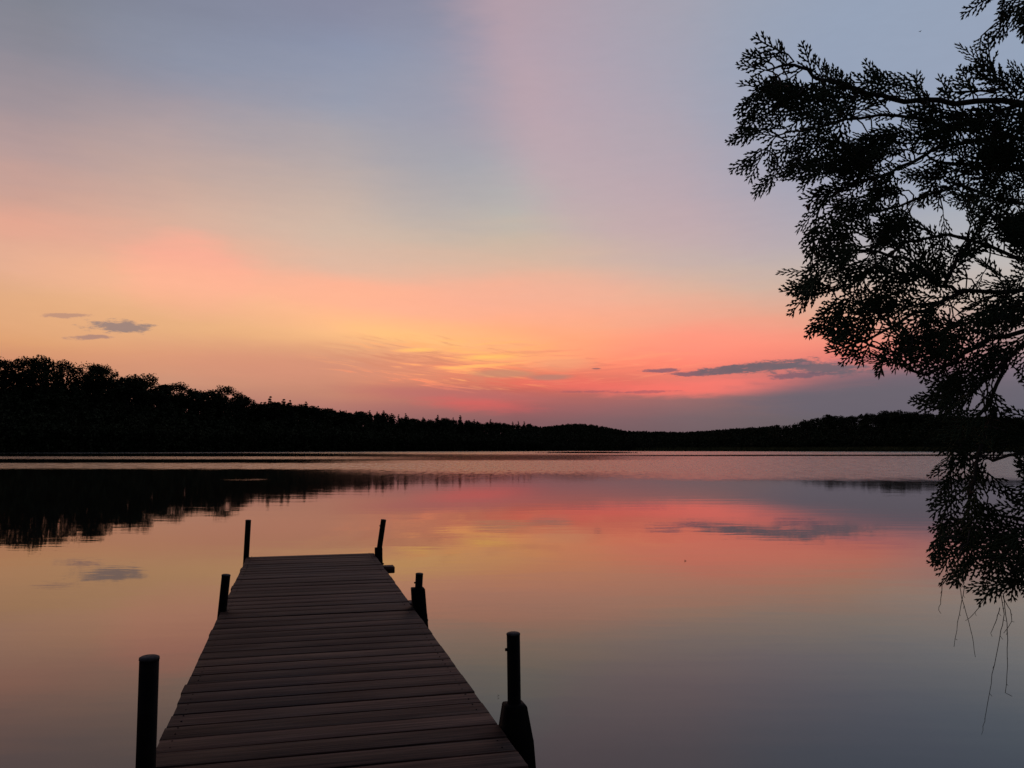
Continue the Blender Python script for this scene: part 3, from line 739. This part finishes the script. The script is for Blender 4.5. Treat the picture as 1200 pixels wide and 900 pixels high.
# rim fronds whose tips make the outline
TIPS = [(861,72,905,84),(868,60,905,75),(905,43,918,80),(915,55,925,85),(945,47,952,90),(966,70,972,98),(982,78,990,102),(862,92,900,108),(858,118,900,122),(853,155,898,138),(858,206,892,176),(873,216,897,176),(912,233,908,182),(893,205,905,165),(1018,66,1030,106),(1036,84,1038,112),(1056,92,1050,118),(1077,80,1072,116),(1100,82,1112,118),(1103,100,1120,120),(1125,70,1140,110),(1127,44,1160,88),(1148,36,1162,80),(1134,20,1168,-12),(1140,2,1172,-20),(1160,34,1180,-5),(1182,42,1195,0),(1205,38,1215,-8),
 (912,322,958,316),(911,350,958,330),(928,342,965,338),(934,278,962,240),(938,300,968,262),(940,392,972,362),(950,375,990,350),(963,419,1010,396),(980,425,1016,405),(1003,434,1022,400),(1030,446,1038,410),(1048,441,1050,405),(1062,441,1072,408),(1078,450,1090,420),(1062,476,1106,478),(1072,462,1112,462),(1084,494,1118,490),(1088,500,1124,505),
 (1084,529,1130,522),(1095,512,1132,512),(1088,552,1128,545),(1096,572,1132,560),(1094,590,1128,585),(1085,612,1128,612),(1090,632,1130,632),(1087,656,1128,650),(1094,686,1128,660),(1112,690,1136,658),(1128,680,1145,645),(1150,692,1164,655),(1165,690,1176,655),(1180,703,1192,662),(1198,706,1210,665),(1198,592,1160,568),(1190,578,1158,555),(1186,620,1160,590)]
for tx_, ty_, bx_, by_ in TIPS:
    L_ = math.dist((tx_,ty_),(bx_,by_)); k = int(np.argmin((NA[:,0]-bx_)**2 + (NA[:,1]-by_)**2)); Yd = NA[k,2]
    Lm = L_/F*Yd; idx = min(range(len(FL)), key=lambda q_: abs(FL[q_]-Lm)); sprays.append((bx_, by_, math.atan2(ty_-by_, tx_-bx_), idx, Yd, k, Lm/FL[idx]))
SM = [(b_[0], b_[1]) for b_ in sprays]; tries = 0; target_n = 1200; cnt_out = 0
while len(sprays) < target_n and tries < 160000:
    tries += 1
    x = random.uniform(850, 1290) if random.random() < .93 else random.uniform(1290, 1500); y = random.uniform(-100, 705)
    if not okp(x, y): continue
    if len(sprays) > target_n-75 and not (x < 1290 and y < 60): continue
    if x < 1290 and SM and len(sprays) <= target_n-75:
        best = -1
        for _c in range(5):
            xx, yy_ = random.uniform(850,1290), random.uniform(-100,705)
            if not okp(xx, yy_): continue
            dm = min((xx-a_)**2+(yy_-b2_)**2 for a_, b2_ in SM[-900:])
            if dm > best: best = dm; x, y = xx, yy_
    k = int(np.argmin((NA[:,0]-x)**2 + (NA[:,1]-y)**2)); dist = math.dist((x,y), NA[k,:2])
    if dist > 48: continue
    bang = nodes[k][4]; s_ = random.choice((-1,1))
    away = math.atan2(y-NA[k,1], x-NA[k,0]) if dist > 6 else bang+s_*.9
    # bend between along-bough and outward, drooping a little
    vx = math.cos(bang)*.9 + math.cos(away)*.8; vy = math.sin(bang)*.9 + math.sin(away)*.8 + .28
    ang = math.atan2(vy, vx) + random.gauss(0,.35); idx = random.randrange(len(FL))
    Lp = FL[idx]*F/1.3
    if not all(okp(x+math.cos(ang)*Lp*f+random.uniform(-2,2), y+math.sin(ang)*Lp*f) for f in ((.25,.5,.75,1.0) if random.random() > .12 else (.25,.5))): continue
    n1 = math.sin(ang); 
    if not all(okp(x+math.cos(ang)*Lp*.4+o_*math.sin(ang)*Lp*.22, y+math.sin(ang)*Lp*.4-o_*math.cos(ang)*Lp*.22) for o_ in (-1,1)): continue
    sprays.append((x, y, ang, idx, NA[k,2]+random.uniform(-.10,.10), k, 1.0)); SM.append((x, y))

# the boughs stay leafy on their way to the trunk
for _ in range(420):
    k = random.choice([i_ for i_ in range(len(nodes)) if NA[i_,0] > 1265])
    sgn = random.choice((-1,1)); ang = nodes[k][4] + sgn*random.uniform(.4,1.3)
    if nodes[k][0] < 1340 and math.cos(ang) < -.2: continue
    sprays.append((NA[k,0]+random.uniform(-3,3), NA[k,1]+sgn*random.uniform(2,32), ang, random.randrange(len(FL)), NA[k,2]+random.uniform(-.13,.13), k, 1.1))

# right/up vectors on screen at a point -> world
def px2w(px, py, Y): return cpt(px, py, Y)
wood_mb = {}; foli = {}
def wd(k): return WID.get(k, (.0024,.001))
main_of = {'A2':'A','B2':'B','B3':'B','C2':'C','C3':'C','D':'C','E2':'E','E3':'E','G':'E','I':'H'}
for k, pl in BOUGH.items():
    m_ = main_of.get(k, k); mbk = wood_mb.setdefault(m_, MB())
    P3 = [Vector(px2w(*p)) - Vector(cedar_loc) for p in pl]; w0, w1 = wd(k)
    # finer, slightly crooked path
    fine = []
    for a, b_ in zip(P3[:-1], P3[1:]):
        for f in (0,.33,.66): fine.append(a.lerp(b_, f) + Vector((random.gauss(0,.0018), random.gauss(0,.0018), random.gauss(0,.0018))))
    fine.append(P3[-1]); n_ = len(fine)
    if k in ('top','A','B','C','E','F','H'):     # carried on to the trunk
        hz = {'top':2.2,'A':1.93,'B':1.78,'C':1.62,'E':1.46,'F':1.30,'H':1.14}[k]
        fine = [Vector((.02,0,hz-.12))] + fine; n_ += 1
    rad = [w0*(1-i_/(n_-1))**.8 + w1 for i_ in range(n_)]
    if n_ > 3 and k in ('top','A','B','C','E','F','H'): rad[0] = w0*2.2
    mbk.tube(fine, rad, 7)
# join every frond to the nearest wood, nearest first, so twigs branch from twigs
NB = NA.copy(); own = [n_[3] for n_ in nodes]
order = sorted(range(len(sprays)), key=lambda i_: (sprays[i_][0]-NA[sprays[i_][5],0])**2 + (sprays[i_][1]-NA[sprays[i_][5],1])**2)
NBl = NB.tolist()
for i_ in order:
    x, y, ang, idx, Yd, k = sprays[i_][:6]; sc_ = sprays[i_][6] if len(sprays[i_]) > 6 else 1.0
    arr = np.array(NBl); d2 = (arr[:,0]-x)**2 + (arr[:,1]-y)**2 + ((arr[:,2]-Yd)*500)**2
    # prefer joints lying behind the frond's base
    dot = (x-arr[:,0])*math.cos(ang) + (y-arr[:,1])*math.sin(ang); d2 = d2 + np.where(dot < -2, 400, 0)
    j_ = int(np.argmin(d2)); m_ = main_of.get(own[j_], own[j_])
    a = Vector(px2w(*arr[j_])) - Vector(cedar_loc); b_ = Vector(px2w(x, y, Yd)) - Vector(cedar_loc)
    r_ = Vector(px2w(x+math.cos(ang)*10, y+math.sin(ang)*10, Yd)) - Vector(cedar_loc) - b_; r_.normalize()
    if (b_-a).length > .004:
        mid_ = a.lerp(b_, .5) - r_*(b_-a).length*.12
        wood_mb[m_].tube([a, a.lerp(mid_,.5)+Vector((0,0,.001)), mid_, b_.lerp(mid_,.4), b_], [.0014,.0013,.0012,.0012,.001], 5)
        for f in (.35,.7,1.0): NBl.append([arr[j_][0]+(x-arr[j_][0])*f, arr[j_][1]+(y-arr[j_][1])*f, arr[j_][2]+(Yd-arr[j_][2])*f]); own.append(own[j_])
    else:
        pass
    # frond frame: x along, plane mostly facing the viewer's side with varied tilt
    view = (Vector(cedar_loc)+b_-EYE).normalized()
    tipd = (r_ + view*random.gauss(0,.28)).normalized()
    z_ = tipd.cross(view); y_ax = z_.normalized(); rot = random.gauss(0,.55)
    y_ax = (Matrix.Rotation(rot, 3, tipd) @ y_ax); z_ax = tipd.cross(y_ax)
    Mx = np.array([list(tipd), list(y_ax), list(z_ax)])
    V_, q_, t_ = FR[idx]; Vl = V_*sc_
    # bend out of plane a little
    Vl = Vl.copy(); Vl[:,2] += (Vl[:,0]**2)*random.uniform(-3,3) + (Vl[:,1]**2)*random.uniform(-5,2)
    Wv = Vl @ Mx + np.array(b_)
    F_ = foli.setdefault(m_, {'v': [], 'q': [], 't': [], 'n': 0})
    F_['v'].append(Wv); F_['q'].append(q_+F_['n']); F_['t'].append(t_+F_['n']); F_['n'] += len(Wv)
for m_, mbk in wood_mb.items():
    bo = mbk.build('branch', M_bark, cedar, True)
    if m_ in foli:
        F_ = foli[m_]; link('foliage', np_mesh('foliage', np.concatenate(F_['v']), [np.concatenate(F_['q']), np.concatenate(F_['t'])]), M_cedar, bo)
# trunk, just outside the picture on the right
mb = MB(); mb.tube([(0,0,-.3),(.02,.01,.15),(.03,0,1.2),(0,.03,2.6),(.04,0,4.4),(.02,0,6)], [.19,.14,.115,.09,.05,.015], 14)
mb.build('trunk', M_bark, cedar, True)
# higher boughs of the same tree, above and beyond the frame
mbu = MB(); fo = {'v': [], 'q': [], 't': [], 'n': 0}; random.seed(4)
for i_ in range(26):
    z0 = random.uniform(2.9,5.7) ; an = random.uniform(-1.1,3.6); L_ = (6.4-z0)*.42
    tip = Vector((math.cos(an)*L_, math.sin(an)*L_, z0+.1)); 
    if cedar_loc[0]+tip.x < 1.55 and z0 < 3.4: continue
    pts = [Vector((0,0,z0-.15)), Vector((0,0,z0-.05)).lerp(tip,.5), tip, tip+Vector((math.cos(an)*.2, math.sin(an)*.2,-.15))]
    mbu.tube(pts, [.018,.012,.006,.002], 6)
    for _ in range(26):
        f = random.uniform(.3,1); b_ = pts[0].lerp(pts[2], f); V_, q_, t_ = FR[random.randrange(5)]
        a2 = an+random.choice((-1,1))*random.uniform(.4,1.2); tp = Vector((math.cos(a2), math.sin(a2), random.uniform(-.9,-.1))).normalized()
        ya = tp.cross(Vector((random.gauss(0,1),random.gauss(0,1),random.gauss(0,1)))).normalized(); za = tp.cross(ya)
        Wv = (V_*2.6) @ np.array([list(tp), list(ya), list(za)]) + np.array(b_)
        fo['v'].append(Wv); fo['q'].append(q_+fo['n']); fo['t'].append(t_+fo['n']); fo['n'] += len(Wv)
ub = mbu.build('branch', M_bark, cedar, True)
link('foliage', np_mesh('foliage', np.concatenate(fo['v']), [np.concatenate(fo['q']), np.concatenate(fo['t'])]), M_cedar, ub)
# dead brown cones caught among the fronds
for px_, py_, s_ in ((952,291,.0075),(958,299,.007),(966,303,.006),(971,337,.0055),(947,243,.006),(884,77,.006),(943,357,.0055),(987,365,.005),(947,193,.006)):
    c_ = px2w(px_, py_, 1.26) - cedar_loc; mb = MB()
    for k in range(9):
        a = k*2.4; u = k/8; d_ = Vector((math.cos(a)*.6, math.sin(a)*.6, .9-u*.9)); 
        mb.tube([Vector(c_)+Vector((0,0,-u*s_*.8)), Vector(c_)+d_*s_], [s_*.28, s_*.16], 5)
    mb.build('cone', M_cone, cedar)
# thin dry strands hanging below
for st in [[(1123,672),(1127,700),(1138,738),(1143,770)],[(1127,678),(1130,690),(1124,720),(1118,758)],[(1155,700),(1145,715),(1134,726)],[(1172,690),(1177,720),(1172,745),(1163,790),(1156,835),(1152,856)],[(1176,695),(1180,730),(1181,770),(1179,812),(1186,816)],[(1175,698),(1184,715),(1186,728),(1176,742)],[(1104,684),(1103,700),(1100,715)],[(1172,712),(1168,725),(1161,742)],[(1103,585),(1100,560),(1098,545)]]:
    mb = MB(); fp = []
    for a, b_ in zip(st[:-1], st[1:]):
        for f in (0,.25,.5,.75): fp.append(Vector(px2w(a[0]+(b_[0]-a[0])*f+random.gauss(0,.4), a[1]+(b_[1]-a[1])*f, 1.24))-Vector(cedar_loc))
    fp.append(Vector(px2w(*st[-1], 1.24))-Vector(cedar_loc))
    mb.tube(fp, [.0006*(1-.45*i_/len(fp)) for i_ in range(len(fp))], 5)
    for p_ in fp[2::3]: mb.tube([p_, p_+Vector((random.uniform(-.004,.004),0,random.uniform(-.006,-.001)))], .0003, 4)
    mb.build('hanging_strand', M_fiber, cedar)

# tiny far bird, high at the upper right
mb = MB(); mb.tube([(-.16,0,0),(-.05,0,.01),(.12,0,.0),(.18,0,-.01)], [.02,.05,.04,.01], 8)
for s_ in (-1,1): mb.add([(.06,0,.01),(-.05,0,.01),(-.10,s_*.28,.09),(-.02,s_*.30,.10),(.04,s_*.15,.07),(.06,0,-.01),(-.05,0,-.01),(-.10,s_*.28,.08),(-.02,s_*.30,.09),(.04,s_*.15,.06)], [(0,1,2,4),(5,9,7,6)], [(2,3,4),(7,9,8)])
bd = mb.build('bird', M_bird, None, True); bd.location = at(1078, 37, 120); bd.rotation_euler = (.2,0,.5)
tag(bd, 'tiny dark bird flying high in the blue gap above the cedar bough', 'bird')

# a few bits of floating debris on the calm water
random.seed(77); k_ = 0
for px_, py_, sz in ((803,657,.016),(584,816,.007)):
    r = ray(px_, py_); p_ = EYE + r*(-(EYE.z-.004)/r.z); mb = MB()
    mb.tube([(-sz,0,0),(-sz*.3,sz*.2,.002),(sz*.5,sz*.1,.004),(sz,-sz*.25,.001)], [sz*.12,sz*.22,sz*.18,sz*.05], 6)
    mb.add([(0,0,.004),(sz*.5,sz*.45,.006),(sz*.2,sz*.7,.012),(-sz*.2,sz*.4,.008)], [(0,1,2,3)])
    o = mb.build('floating_twig', M_bark); o.location = p_; o.rotation_euler = (0,0,random.uniform(0,3))
    tag(o, ['tiny dark twig floating below the orange reflection right of centre','tiny speck of twig floating just left of the nearest right dock post','small twig floating on grey water left of the cedar\'s hanging strands','small speck of twig floating on open water midway between dock and cedar','small twig floating on the water below the left cloud\'s reflection'][k_], 'twig', 'floating twigs'); k_ += 1
